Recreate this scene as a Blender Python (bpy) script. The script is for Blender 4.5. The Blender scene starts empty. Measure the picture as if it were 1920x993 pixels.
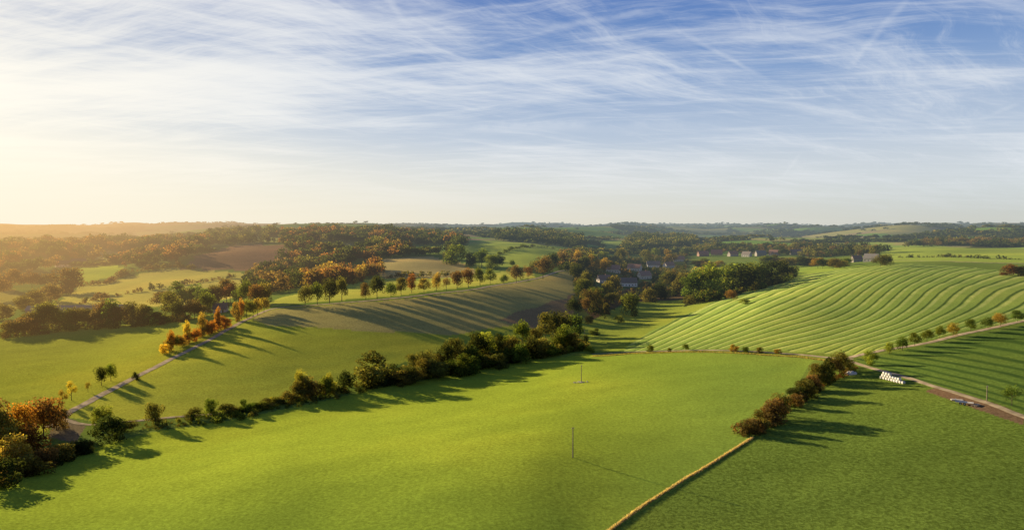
import bpy, math, random
import numpy as np
from mathutils import Vector
rng=np.random.default_rng(7); random.seed(7)
SC=bpy.context.scene; C=SC.collection
F=1280.; CX=960.; CY=496.5; HV=425.; CZ=60.
PITCH=math.atan((CY-HV)/F); SP,CP=math.sin(PITCH),math.cos(PITCH)
def ray(u,v):
    u=np.asarray(u,float); v=np.asarray(v,float)
    dx=(u-CX)/F; dy=-(v-CY)/F
    return dx, CP+dy*SP, -SP+dy*CP
def sstep(a,b,x):
    t=np.clip((x-a)/(b-a),0,1); return t*t*(3-2*t)
# ------------------------------------------------------------------ terrain height
A=[(-400,993,-3),(100,993,-2),(600,993,0),(1100,993,0),(1500,993,0),(2300,993,2),(1000,862,1.7),(850,800,-2.8),(1130,765,-3.2),(500,880,-2),(1300,780,-.5),
(0,900,-8),(150,835,-13),(400,782,-14),(640,742,-13),(900,695,-13),(1090,668,-9),(1250,665,-5),(1500,678,0),(1100,630,-14),
(1410,820,1),(1600,695,2),(1920,800,5),(2300,800,7),(1920,610,9),(1760,680,5),(-300,850,-12),
(700,640,-6),(500,680,-8),(300,740,-12),(850,600,-4),(1050,560,-3),(1050,615,-12),
(510,578,2),(700,562,5),(900,540,7),(1050,507,5),(750,525,2),(600,530,0),
(0,770,-14),(0,640,-14),(-300,640,-14),(200,620,-12),(400,600,-3),(300,665,-9),(120,775,-13),(220,650,-12),
(0,580,-18),(150,560,-15),(300,510,-4),(450,545,-8),(180,495,-6),(-200,520,-12),
(780,490,12),(870,503,4),(980,470,20),(880,456,24),(1080,475,8),(650,500,4),(540,505,-3),
(1150,540,-11),(1240,500,-8),(1350,480,0),(1180,590,-12),
(1300,587,-7),(1400,650,-1),(1450,565,8),(1600,507,17),(1750,500,20),(1600,600,6),(1920,515,20),(1700,477,18),(1900,467,22),(1340,557,-5),(1450,528,3),(2300,520,20),(2300,600,12)]
B=[(480,1900,38),(600,2000,44),(800,2200,40),(150,2300,20),(-200,2300,22),(0,1500,0),(1150,2000,14),(1300,2300,20),(1440,2700,46),(1700,2300,26),(1950,2300,28),(1000,1900,28),(430,1300,16),
(-700,1500,5),(2600,1500,25),(-700,400,-10),(2600,400,8),(-700,120,0),(2600,120,2),(960,90,2),(300,90,1),(1600,90,1),(-600,3500,30),(960,3500,45),(2500,3500,50)]
cx,cy,cz=[],[],[]
for u,v,z in A:
    d=ray(u,v); t=(z-CZ)/d[2]; cx.append(d[0]*t); cy.append(d[1]*t); cz.append(z)
for u,r,z in B:
    th=math.atan((u-CX)/F); cx.append(r*math.sin(th)); cy.append(r*math.cos(th)); cz.append(z)
cx,cy,cz=map(np.array,(cx,cy,cz))
def q(x,y):
    r=np.hypot(x,y); return np.stack([2*np.clip(np.arctan2(x,y),-1.05,1.05),np.log(np.clip(r,80,3600))],-1)
def tps_fit(Q,val,lam=2e-3):
    n=len(Q); D=np.linalg.norm(Q[:,None]-Q[None],axis=-1); K=D**2*np.log(D+1e-9)+lam*np.eye(n)
    P=np.c_[np.ones(n),Q]; M=np.zeros((n+3,n+3)); M[:n,:n]=K; M[:n,n:]=P; M[n:,:n]=P.T
    return np.linalg.solve(M,np.r_[val,0,0,0])
def tps_eval(Q0,w,Q):
    sh=Q.shape[:-1]; Q=Q.reshape(-1,2); out=np.empty(len(Q))
    for i in range(0,len(Q),40000):
        c=Q[i:i+40000]; D2=((c[:,None]-Q0[None])**2).sum(-1)
        out[i:i+40000]=(0.5*D2*np.log(D2+1e-12))@w[:-3]+w[-3]+c@w[-2:]
    return out.reshape(sh)
CQ=q(cx,cy); CW=tps_fit(CQ,cz)
def sines(lams,amps,seed,k=5):
    g=np.random.default_rng(seed); L=[]
    for l,a in zip(lams,amps):
        for _ in range(k):
            t=g.uniform(0,2*math.pi); ll=l*g.uniform(.75,1.3)
            L.append((math.cos(t)*2*math.pi/ll,math.sin(t)*2*math.pi/ll,g.uniform(0,6.28),a/math.sqrt(k/2)))
    def f(x,y):
        o=np.zeros_like(x)
        for a,b,c,d in L: o=o+d*np.sin(a*x+b*y+c)
        return o
    return f
far_n=sines([2900,1500,850,450],[12,14,11,5],3)
mid_n=sines([320,160],[1.3,.45],5)
det_n=sines([60,24],[.13,.035],6)
def Hh(x,y):
    x=np.asarray(x,float); y=np.asarray(y,float)
    r=np.hypot(x,y); th=np.abs(np.arctan2(x,y))
    z=tps_eval(CQ,CW,q(x,y))
    z=z*sstep(20,90,r)*(1-sstep(1.1,2.0,th))
    z=z+mid_n(x,y)*sstep(500,1000,r)+det_n(x,y)*sstep(30,90,r)
    zf=np.interp(r,[0,1500,2500,4000,6000,9000,14000],[0,4,12,22,36,52,78])+far_n(x,y)
    return z+(zf-z)*sstep(2100,3000,r)
def P(u,v):
    u=np.atleast_1d(np.asarray(u,float)); v=np.atleast_1d(np.asarray(v,float))
    dx,dy,dz=ray(u,v); n=np.sqrt(dx*dx+dy*dy+dz*dz); dx,dy,dz=dx/n,dy/n,dz/n
    lo=np.full(u.shape,40.); hi=np.full(u.shape,13500.); found=np.zeros(u.shape,bool); prev=lo.copy()
    for t in np.geomspace(40,13500,380):
        x,y,z=dx*t,dy*t,CZ+dz*t
        hit=(~found)&(z<Hh(x,y))
        hi[hit]=t; lo[hit]=prev[hit]; found|=hit; prev=np.where(found,prev,t)
        if found.all(): break
    for _ in range(14):
        m=(lo+hi)/2; b=(CZ+dz*m)<Hh(dx*m,dy*m); hi=np.where(b&found,m,hi); lo=np.where(b|~found,lo,m)
    x,y=dx*hi,dy*hi
    return np.stack([x,y,Hh(x,y)],-1)
def Ppoly(pts): a=np.array(pts,float); return P(a[:,0],a[:,1])
def inpoly(x,y,poly):
    px,py=poly[:,0],poly[:,1]; o=np.zeros(x.shape,bool)
    m=(x>=px.min())&(x<=px.max())&(y>=py.min())&(y<=py.max()); xs,ys=x[m],y[m]; r=np.zeros(xs.shape,bool); n=len(px); j=n-1
    for i in range(n):
        c=((py[i]>ys)!=(py[j]>ys)); dy=py[j]-py[i]; dy=dy if abs(dy)>1e-9 else 1e-9
        r^=c&(xs<(px[j]-px[i])*(ys-py[i])/dy+px[i]); j=i
    o[m]=r; return o
# ------------------------------------------------------------------ mesh helpers
def tag(o,label=None,cat=None,group=None,kind=None):
    if label:o['label']=label
    if cat:o['category']=cat
    if group:o['group']=group
    if kind:o['kind']=kind
    return o
def mesh_np(name,V,Fc,mat,attrs=None,smooth=False):
    me=bpy.data.meshes.new(name); V=np.asarray(V,np.float32); Fc=np.asarray(Fc,np.int32); k=Fc.shape[1]
    me.vertices.add(len(V)); me.vertices.foreach_set('co',V.ravel())
    me.loops.add(Fc.size); me.loops.foreach_set('vertex_index',Fc.ravel())
    me.polygons.add(len(Fc)); me.polygons.foreach_set('loop_start',np.arange(0,Fc.size,k,dtype=np.int32)); me.polygons.foreach_set('loop_total',np.full(len(Fc),k,np.int32))
    if smooth: me.polygons.foreach_set('use_smooth',np.ones(len(Fc),bool))
    for nme,a in (attrs or {}).items():
        a=np.asarray(a,np.float32)
        if a.ndim==2:
            at=me.attributes.new(nme,'FLOAT_COLOR','POINT'); at.data.foreach_set('color',np.c_[a,np.ones(len(a),np.float32)].astype(np.float32).ravel())
        else:
            at=me.attributes.new(nme,'FLOAT','POINT'); at.data.foreach_set('value',a)
    me.update(calc_edges=True); me.validate()
    if mat: me.materials.append(mat)
    return me
def link(name,me,parent=None,color=None):
    o=bpy.data.objects.new(name,me); C.objects.link(o)
    if parent: o.parent=parent
    if color is not None: o.color=(*color,1)
    return o
class MB:
    def __init__(s): s.v=[]; s.f=[]
    def poly(s,vs,fs):
        n=len(s.v); s.v+= [tuple(p) for p in vs]; s.f+=[tuple(i+n for i in f) for f in fs]; return s
    def box(s,x0,x1,y0,y1,z0,z1):
        return s.poly([(x0,y0,z0),(x1,y0,z0),(x1,y1,z0),(x0,y1,z0),(x0,y0,z1),(x1,y0,z1),(x1,y1,z1),(x0,y1,z1)],[(3,2,1,0),(4,5,6,7),(0,1,5,4),(1,2,6,5),(2,3,7,6),(3,0,4,7)])
    def tube(s,a,b,r0,r1,n=7):
        a=Vector(a); b=Vector(b); d=(b-a).normalized(); t=d.orthogonal().normalized(); w=d.cross(t); vs=[]
        for c,r in ((a,r0),(b,r1)):
            for i in range(n):
                g=2*math.pi*i/n; vs.append(c+t*(r*math.cos(g))+w*(r*math.sin(g)))
        return s.poly(vs,[(i,(i+1)%n,n+(i+1)%n,n+i) for i in range(n)]+[tuple(range(n))[::-1],tuple(range(n,2*n))])
    def mesh(s,name,mat):
        me=bpy.data.meshes.new(name); me.from_pydata(s.v,[],s.f); me.update(); me.materials.append(mat); return me
    def build(s,name,mat,parent=None,color=None): return link(name,s.mesh(name,mat),parent,color)
# ------------------------------------------------------------------ materials
SAZ,SEL=math.radians(-50),math.radians(11.3)
SUN=Vector((math.sin(SAZ)*math.cos(SEL),math.cos(SAZ)*math.cos(SEL),math.sin(SEL)))
class N:
    def __init__(s,nt): s.t=nt
    def n(s,ty,**k):
        nd=s.t.nodes.new(ty)
        for a,b in k.items(): setattr(nd,a,b)
        return nd
    def l(s,a,b): s.t.links.new(a,b)
    def _in(s,sock,v):
        if isinstance(v,bpy.types.NodeSocket): s.l(v,sock)
        elif v is not None: sock.default_value=v
    def m(s,op,a=None,b=None,c=None,clamp=False):
        nd=s.t.nodes.new('ShaderNodeMath'); nd.operation=op; nd.use_clamp=clamp
        for i,v in enumerate((a,b,c)):
            if v is not None: s._in(nd.inputs[i],v)
        return nd.outputs[0]
    def vm(s,op,a=None,b=None,scale=None):
        nd=s.t.nodes.new('ShaderNodeVectorMath'); nd.operation=op; s._in(nd.inputs[0],a)
        if b is not None: s._in(nd.inputs[1],b)
        if scale is not None: s._in(nd.inputs['Scale'],scale)
        return nd.outputs['Value'] if op in('LENGTH','DOT_PRODUCT') else nd.outputs[0]
    def mr(s,v,a,b,c,d,smooth=True):
        nd=s.t.nodes.new('ShaderNodeMapRange'); nd.interpolation_type='SMOOTHSTEP' if smooth else 'LINEAR'
        s._in(nd.inputs[0],v)
        for i,x in enumerate((a,b,c,d)): s._in(nd.inputs[i+1],x)
        return nd.outputs[0]
    def mix(s,f,a,b,mode='MIX'):
        nd=s.t.nodes.new('ShaderNodeMix'); nd.data_type='RGBA'; nd.blend_type=mode
        s._in(nd.inputs[0],f)
        for i,v in ((6,a),(7,b)):
            if isinstance(v,tuple) and len(v)==3: v=(*v,1)
            s._in(nd.inputs[i],v)
        return nd.outputs[2]
    def noise(s,vec,scale,detail=4,rough=.55,dist=0):
        nd=s.t.nodes.new('ShaderNodeTexNoise'); s._in(nd.inputs['Vector'],vec)
        nd.inputs['Scale'].default_value=scale; nd.inputs['Detail'].default_value=detail; nd.inputs['Roughness'].default_value=rough; nd.inputs['Distortion'].default_value=dist
        return nd.outputs[0]
    def comb(s,x,y,z=0.):
        nd=s.t.nodes.new('ShaderNodeCombineXYZ')
        for i,v in enumerate((x,y,z)): s._in(nd.inputs[i],v)
        return nd.outputs[0]
    def sep(s,v):
        nd=s.t.nodes.new('ShaderNodeSeparateXYZ'); s._in(nd.inputs[0],v); return nd.outputs
def make_haze():  # distance haze and warm left glow painted into materials as emission by world position
    g=bpy.data.node_groups.new('painted_haze','ShaderNodeTree')
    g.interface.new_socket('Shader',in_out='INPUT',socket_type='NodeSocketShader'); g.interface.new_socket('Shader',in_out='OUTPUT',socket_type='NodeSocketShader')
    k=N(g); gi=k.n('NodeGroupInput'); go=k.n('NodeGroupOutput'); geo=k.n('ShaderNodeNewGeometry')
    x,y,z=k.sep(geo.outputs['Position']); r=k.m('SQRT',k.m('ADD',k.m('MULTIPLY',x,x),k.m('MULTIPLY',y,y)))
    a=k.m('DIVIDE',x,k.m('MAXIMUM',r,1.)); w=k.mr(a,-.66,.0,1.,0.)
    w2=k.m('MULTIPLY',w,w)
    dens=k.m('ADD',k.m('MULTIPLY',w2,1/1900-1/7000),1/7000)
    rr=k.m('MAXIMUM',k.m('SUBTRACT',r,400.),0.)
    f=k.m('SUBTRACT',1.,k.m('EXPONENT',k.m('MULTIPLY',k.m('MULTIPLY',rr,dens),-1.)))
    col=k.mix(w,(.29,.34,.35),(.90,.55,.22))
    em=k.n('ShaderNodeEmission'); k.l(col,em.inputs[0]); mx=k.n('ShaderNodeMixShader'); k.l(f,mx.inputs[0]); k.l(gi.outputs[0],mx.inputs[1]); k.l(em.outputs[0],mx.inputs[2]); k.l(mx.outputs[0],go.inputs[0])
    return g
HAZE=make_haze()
def newmat(name):
    m=bpy.data.materials.new(name); m.use_nodes=True; m.node_tree.nodes.clear(); m.cycles.emission_sampling='NONE'
    return m,N(m.node_tree)
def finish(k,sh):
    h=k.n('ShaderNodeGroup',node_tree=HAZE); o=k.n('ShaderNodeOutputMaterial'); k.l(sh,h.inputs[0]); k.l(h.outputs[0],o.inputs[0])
def simple(name,col=None,rough=.8,nscale=2.,var=.25,bump=0.,metal=0.):
    m,k=newmat(name); b=k.n('ShaderNodeBsdfPrincipled'); b.inputs['Roughness'].default_value=rough; b.inputs['Metallic'].default_value=metal; b.inputs['Specular IOR Level'].default_value=.25
    tc=k.n('ShaderNodeTexCoord'); nz=k.noise(tc.outputs['Object'],nscale,5,.6)
    base=k.n('ShaderNodeObjectInfo').outputs['Color'] if col is None else (*col,1)
    mul=k.mr(nz,.3,.7,1-var,1+var); c=k.mix(1.,base,k.comb(mul,mul,mul),'MULTIPLY'); k.l(c,b.inputs['Base Color'])
    if bump:
        bp=k.n('ShaderNodeBump'); bp.inputs['Strength'].default_value=bump; bp.inputs['Distance'].default_value=.1; k.l(nz,bp.inputs['Height']); k.l(bp.outputs[0],b.inputs['Normal'])
    finish(k,b.outputs[0]); return m
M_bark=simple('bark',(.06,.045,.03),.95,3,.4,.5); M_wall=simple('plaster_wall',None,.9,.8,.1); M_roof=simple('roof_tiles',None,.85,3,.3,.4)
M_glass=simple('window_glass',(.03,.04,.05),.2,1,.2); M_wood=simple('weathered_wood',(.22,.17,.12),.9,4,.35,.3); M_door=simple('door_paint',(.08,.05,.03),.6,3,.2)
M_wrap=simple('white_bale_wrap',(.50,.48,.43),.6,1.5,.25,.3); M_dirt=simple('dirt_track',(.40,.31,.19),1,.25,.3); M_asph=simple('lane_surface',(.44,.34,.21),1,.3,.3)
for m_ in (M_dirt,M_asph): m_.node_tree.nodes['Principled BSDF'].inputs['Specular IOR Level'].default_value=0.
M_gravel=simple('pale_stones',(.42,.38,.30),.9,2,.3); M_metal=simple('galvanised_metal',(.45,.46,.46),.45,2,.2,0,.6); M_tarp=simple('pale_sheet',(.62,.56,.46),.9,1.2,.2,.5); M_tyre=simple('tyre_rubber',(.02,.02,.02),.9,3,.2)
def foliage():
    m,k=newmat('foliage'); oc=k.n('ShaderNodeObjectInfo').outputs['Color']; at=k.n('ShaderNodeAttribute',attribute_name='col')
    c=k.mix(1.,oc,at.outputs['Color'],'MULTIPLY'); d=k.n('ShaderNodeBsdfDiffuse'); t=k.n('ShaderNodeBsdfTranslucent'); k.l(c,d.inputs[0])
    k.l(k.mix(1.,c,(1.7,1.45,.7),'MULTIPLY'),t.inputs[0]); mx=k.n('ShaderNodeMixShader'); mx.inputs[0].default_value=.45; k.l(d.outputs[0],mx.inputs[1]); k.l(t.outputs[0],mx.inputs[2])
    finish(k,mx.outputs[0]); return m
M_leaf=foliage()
def ground_mat():
    m,k=newmat('grassland'); geo=k.n('ShaderNodeNewGeometry').outputs['Position']
    at=k.n('ShaderNodeAttribute',attribute_name='col').outputs['Color']; tuft=k.n('ShaderNodeAttribute',attribute_name='tuft').outputs['Fac']
    rows=k.n('ShaderNodeAttribute',attribute_name='rows').outputs['Fac']; rm=k.n('ShaderNodeAttribute',attribute_name='row_shade_mask').outputs['Fac']
    big=k.noise(geo,.010,4,.5); mid=k.noise(geo,.07,6,.65); fine=k.noise(geo,1.2,7,.88); clump=k.noise(geo,1.0,6,.78,.4)
    f=k.mr(fine,.32,.68,.48,1.52,False); f=k.m('MULTIPLY',f,k.mr(mid,.3,.7,.93,1.07,False)); f=k.m('MULTIPLY',f,k.mr(big,.3,.7,.88,1.12,False))
    ct=k.mr(clump,.42,.60,1.22,.42); f=k.m('MULTIPLY',f,k.m('ADD',1.,k.m('MULTIPLY',tuft,k.m('SUBTRACT',ct,1.))))
    c=k.mix(1.,at,k.comb(f,f,f),'MULTIPLY')
    c=k.mix(k.mr(big,.44,.68,0.,.5),c,k.mix(1.,c,(1.22,1.0,.9),'MULTIPLY'))
    wob=k.m('ADD',rows,k.m('ADD',k.m('MULTIPLY',k.m('SUBTRACT',mid,.5),.06),k.m('MULTIPLY',k.m('SUBTRACT',big,.5),.5))); fr_=k.m('FRACT',wob); dd=k.m('ABSOLUTE',k.m('SUBTRACT',fr_,.5))
    isst=k.mr(rm,1.1,1.3,1.,0.); wid=k.m('ADD',.13,k.m('MULTIPLY',k.m('SUBTRACT',1.,isst),.13)); lm=k.m('MINIMUM',rm,1.)  # wider dark bands hold tree shadow painted over the right field's furrows
    line=k.m('MULTIPLY',k.mr(dd,k.m('MULTIPLY',wid,.35),wid,1.,0.),lm); band=k.m('MULTIPLY',k.mr(fr_,.62,.68,0.,1.),k.mr(fr_,.80,.98,1.,0.)); band=k.m('MULTIPLY',band,k.m('MULTIPLY',lm,isst))
    c=k.mix(k.m('MULTIPLY',band,k.mr(mid,.35,.6,.6,.95)),c,k.mix(1.,c,(1.65,1.38,1.9),'MULTIPLY')); c=k.mix(k.m('MULTIPLY',line,k.mr(mid,.3,.65,.88,.72)),c,(.045,.085,.02))
    d=k.n('ShaderNodeBsdfDiffuse'); k.l(c,d.inputs[0])
    bp=k.n('ShaderNodeBump'); bp.inputs['Strength'].default_value=.65; bp.inputs['Distance'].default_value=.35
    hgt=k.m('ADD',k.m('MULTIPLY',fine,.5),k.m('MULTIPLY',k.m('MULTIPLY',clump,tuft),.6)); k.l(hgt,bp.inputs['Height']); k.l(bp.outputs[0],d.inputs['Normal'])
    finish(k,d.outputs[0]); return m
M_ground=ground_mat()
# ------------------------------------------------------------------ terrain mesh
ths=np.r_[np.linspace(-math.pi,-.72,36)[:-1],np.linspace(-.72,.72,960),np.linspace(.72,math.pi,36)[1:]]
rs=np.r_[np.geomspace(6,100,22)[:-1],(CZ*F)/np.linspace(CZ*F/100,CZ*F/1500,430)[:-1],np.geomspace(1500,14000,250)]
R_,T_=np.meshgrid(rs,ths,indexing='ij'); X=R_*np.sin(T_); Y=R_*np.cos(T_); X=X.ravel(); Y=Y.ravel(); Z=Hh(X,Y)
nr,nt=len(rs),len(ths); rr=np.hypot(X,Y); tt=np.arctan2(X,Y)
bx_=X+2.0*np.sin(Y/9.+1)+1.2*np.sin(X/5.); by_=Y+2.0*np.sin(X/8.)
sc_=np.clip(rr/900,.12,1.2); bx_=X+(bx_-X)*sc_; by_=Y+(by_-Y)*sc_
COL=np.tile(np.array([.16,.22,.04]),(len(X),1)); TUF=np.full(len(X),.15); RM=np.zeros(len(X))
ns=620; sg=np.random.default_rng(21); s_l=sg.uniform(math.log(1250),math.log(13000),ns); s_t=sg.uniform(-.8,.8,ns)
pal=np.array([[.18,.31,.05],[.28,.39,.07],[.36,.34,.11],[.09,.10,.03],[.07,.085,.026],[.07,.075,.025],[.08,.08,.025],[.30,.24,.12]])
s_k=sg.choice(8,ns,p=[.18,.20,.10,.11,.12,.11,.10,.08])
def farcell(x,y):
    l=np.log(np.hypot(x,y))+.03*np.sin(x/130.)+.03*np.sin(y/170.); t=np.arctan2(x,y)+.02*np.sin(y/150.); out=np.empty(len(x),int)
    for i in range(0,len(x),20000):
        out[i:i+20000]=np.argmin(((l[i:i+20000,None]-s_l)*1.3)**2+((t[i:i+20000,None]-s_t)*1.3)**2,axis=1)
    return out
fm=(rr>1500)&(np.abs(tt)<.9); COL[fm]=pal[s_k[farcell(X[fm],Y[fm])]]
BR=(.27,.37,.026); ST=(.255,.345,.065); G3=(.13,.20,.036)
GAPS=[([(560,463),(600,455),(690,458),(700,468),(620,478)],(.36,.32,.09)),([(735,470),(760,460),(850,460),(845,472),(780,476)],(.24,.34,.06)),
([(120,478),(200,470),(300,476),(290,486),(170,488)],(.36,.32,.10)),([(20,492),(80,482),(120,492),(60,506)],(.36,.34,.07)),([(420,452),(480,446),(540,448),(520,455)],(.34,.34,.08)),
([(1330,462),(1400,455),(1500,458),(1480,466)],(.24,.34,.06)),([(1540,462),(1620,452),(1680,456),(1640,466)],(.30,.38,.07)),([(1120,458),(1160,450),(1185,456),(1150,468)],(.28,.36,.07))]
fields=[(a,b,.15) for a,b in GAPS]+[
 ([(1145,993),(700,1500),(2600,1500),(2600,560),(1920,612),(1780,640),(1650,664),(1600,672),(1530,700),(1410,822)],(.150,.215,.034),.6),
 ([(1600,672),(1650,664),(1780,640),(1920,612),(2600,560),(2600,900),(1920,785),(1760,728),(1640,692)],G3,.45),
 ([(-700,700),(0,635),(140,614),(380,592),(505,578),(300,690),(118,782),(0,860),(-700,950)],(.36,.37,.042),.15),
 ([(505,580),(700,565),(900,542),(1050,509),(1110,500),(1105,560),(1100,600),(1000,612),(860,640),(640,730),(400,775),(200,795),(118,782),(300,690)],(.37,.39,.048),.2),
 ([(505,582),(700,566),(900,543),(1050,510),(1110,500),(1105,560),(1060,592),(950,612),(830,628),(640,618),(500,610),(470,600)],(.43,.36,.11),.35),
 ([(930,600),(1060,560),(1110,510),(1105,600),(1000,615)],(.33,.22,.10),.45),
 ([(1000,614),(1100,600),(1190,560),(1330,558),(1360,560),(1190,652),(1060,668),(900,690),(760,712),(860,640)],(.27,.32,.045),.25),
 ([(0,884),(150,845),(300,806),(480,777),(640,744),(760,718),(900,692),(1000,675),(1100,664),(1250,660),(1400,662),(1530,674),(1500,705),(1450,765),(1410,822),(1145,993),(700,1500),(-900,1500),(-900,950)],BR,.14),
 ([(1165,658),(1200,632),(1260,600),(1320,575),(1360,556),(1420,534),(1500,516),(1580,505),(1700,494),(1920,512),(2400,540),(2400,560),(1920,600),(1780,626),(1650,655),(1605,666),(1400,654),(1250,656)],ST,.15),
 ([(-600,540),(0,530),(60,560),(20,590),(-600,620)],(.42,.36,.07),.2),
 ([(60,600),(150,535),(240,520),(330,500),(460,512),(475,545),(430,560),(300,575),(180,590)],(.54,.47,.09),.2),
 ([(140,500),(210,490),(235,510),(150,535)],(.40,.48,.06),.1),
 ([(340,505),(370,478),(440,458),(530,458),(545,480),(470,508)],(.30,.18,.09),.8),
 ([(505,565),(570,545),(720,518),(860,515),(1000,505),(1000,520),(900,535),(700,558),(510,575)],(.46,.46,.07),.1),
 ([(700,505),(720,485),(800,480),(875,495),(900,512),(860,520),(720,522)],(.48,.38,.13),.25),
 ([(870,500),(880,455),(930,450),(1085,472),(1060,490),(1000,505),(930,508)],(.34,.41,.07),.1),
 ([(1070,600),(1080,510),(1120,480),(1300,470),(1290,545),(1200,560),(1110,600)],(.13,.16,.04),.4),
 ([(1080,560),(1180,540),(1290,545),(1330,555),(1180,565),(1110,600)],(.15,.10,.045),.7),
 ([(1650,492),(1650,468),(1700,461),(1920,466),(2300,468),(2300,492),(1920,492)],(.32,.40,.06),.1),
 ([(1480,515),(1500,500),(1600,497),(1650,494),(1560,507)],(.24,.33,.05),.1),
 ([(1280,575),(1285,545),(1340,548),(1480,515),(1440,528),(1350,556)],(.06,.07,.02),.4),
 ([(1740,733),(1762,724),(1860,756),(1920,780),(1920,797),(1830,768)],(.20,.13,.07),.4),
 ([(95,775),(118,782),(160,800),(150,830),(90,820)],(.20,.16,.09),.3),
]
def row_shade_field(lines,mask,sc=1.):
    lq,lv=[],[]
    for s,pts in lines.items():
        p=Ppoly(pts); lq.append(q(p[:,0],p[:,1])); lv+=[s*sc]*len(pts)
    lq=np.concatenate(lq); lw=tps_fit(lq,np.array(lv,float),6e-3); ROW[mask]=tps_eval(lq,lw,q(X[mask],Y[mask]))
ROW=np.zeros(len(X)); mST=np.zeros(len(X),bool); mG3=mST.copy()
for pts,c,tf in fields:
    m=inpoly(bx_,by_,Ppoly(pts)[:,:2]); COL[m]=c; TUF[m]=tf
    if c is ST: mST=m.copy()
    elif c is G3: mG3=m.copy()
    else: mST&=~m; mG3&=~m
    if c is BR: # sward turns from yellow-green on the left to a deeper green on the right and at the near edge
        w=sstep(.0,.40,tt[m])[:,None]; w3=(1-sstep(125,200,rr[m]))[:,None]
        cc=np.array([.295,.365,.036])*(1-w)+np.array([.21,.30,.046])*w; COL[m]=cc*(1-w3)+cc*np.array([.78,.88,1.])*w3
RM[mST]=1; RM[mG3]=1.5
row_shade_field({0:[(1190,645),(1260,610),(1330,575),(1400,548),(1470,524),(1560,508)],
 8:[(1290,655),(1400,615),(1500,580),(1560,550),(1600,525),(1660,503)],
 16:[(1430,656),(1540,632),(1640,600),(1685,570),(1710,545),(1760,520),(1800,505)],
 22:[(1600,664),(1700,627),(1790,590),(1830,562),(1860,540),(1920,524)],
 25:[(1660,652),(1800,612),(1920,572)]},mST,.78)
row_shade_field({0:[(1660,700),(1760,722),(1900,766)],4:[(1655,676),(1780,700),(1920,735)],7:[(1700,658),(1800,672),(1920,696)],10:[(1770,641),(1850,650),(1920,662)],12:[(1840,626),(1920,634)]},mG3,.75)  # dark bands paint the roadside trees' long shadows along with the furrows
idx=np.arange(nr*nt).reshape(nr,nt); a=idx[:-1,:-1].ravel(); b=idx[:-1,1:].ravel(); c=idx[1:,1:].ravel(); d=idx[1:,:-1].ravel()
Vt=np.c_[X,Y,Z]; FQ=np.c_[a,d,c,b]
me=mesh_np('terrain',Vt,FQ,M_ground,{'col':COL,'tuft':TUF,'rows':ROW,'row_shade_mask':RM},True)
tag(link('ground',me),'rolling green meadows and farmland reaching the horizon','ground',kind='structure')
# ------------------------------------------------------------------ lanes
def strip(name,pts,wid,mat,label,off=.14,cat='lane'):
    p=Ppoly(pts)[:,:2]; seg=np.r_[0,np.cumsum(np.hypot(*np.diff(p,axis=0).T))]; n=max(int(seg[-1]/3),4); s=np.linspace(0,seg[-1],n)
    x=np.interp(s,seg,p[:,0]); y=np.interp(s,seg,p[:,1])
    for _ in range(6):
        x[1:-1]=(x[:-2]+2*x[1:-1]+x[2:])/4; y[1:-1]=(y[:-2]+2*y[1:-1]+y[2:])/4
    tx,ty=np.gradient(x),np.gradient(y); l=np.hypot(tx,ty); nx,ny=-ty/l,tx/l; V=[]
    for kk in (-.5,-.17,.17,.5):
        jit=.12*np.sin(s*.8+kk*9)+.1*np.sin(s*.31)
        xx=x+nx*(kk*wid+jit); yy=y+ny*(kk*wid+jit); V.append(np.c_[xx,yy,Hh(xx,yy)+(off if abs(kk)<.4 else off-.06)])
    V=np.concatenate(V); i=np.arange(n-1); Fc=np.concatenate([np.c_[k*n+i,k*n+i+1,(k+1)*n+i+1,(k+1)*n+i] for k in range(3)])
    return tag(link(name,mesh_np(name,V,Fc,mat,None,True)),label,cat,kind='structure')
strip('lane',[(95,800),(118,778),(180,745),(250,708),(330,668),(400,633),(455,602),(510,578),(600,571),(700,563),(800,552),(900,541),(990,525),(1050,508),(1110,499)],4.,M_asph,'narrow lane climbing from the orange trees to the hilltop row')
strip('track',[(120,786),(160,799),(240,790),(330,781),(400,776),(480,765)],2.2,M_dirt,'worn track along the foot of the shadowed slope')
strip('track',[(1110,664),(1180,659),(1250,658),(1330,656),(1400,658),(1500,664),(1600,674)],2.4,M_dirt,'pale track between the bright meadow and the striped field')
strip('road',[(1585,672),(1625,662),(1700,650),(1780,632),(1850,617),(1920,601),(2100,570)],3.2,M_asph,'road beside the row of small trees on the right')
strip('track',[(1590,676),(1640,692),(1700,707),(1760,727),(1830,748),(1920,782),(2100,850)],2.6,M_dirt,'dirt farm track passing the white bales')
strip('track',[(1650,489),(1760,489),(1800,491),(1920,494),(2100,498)],4.,M_dirt,'thin track across the far right fields')
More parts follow.
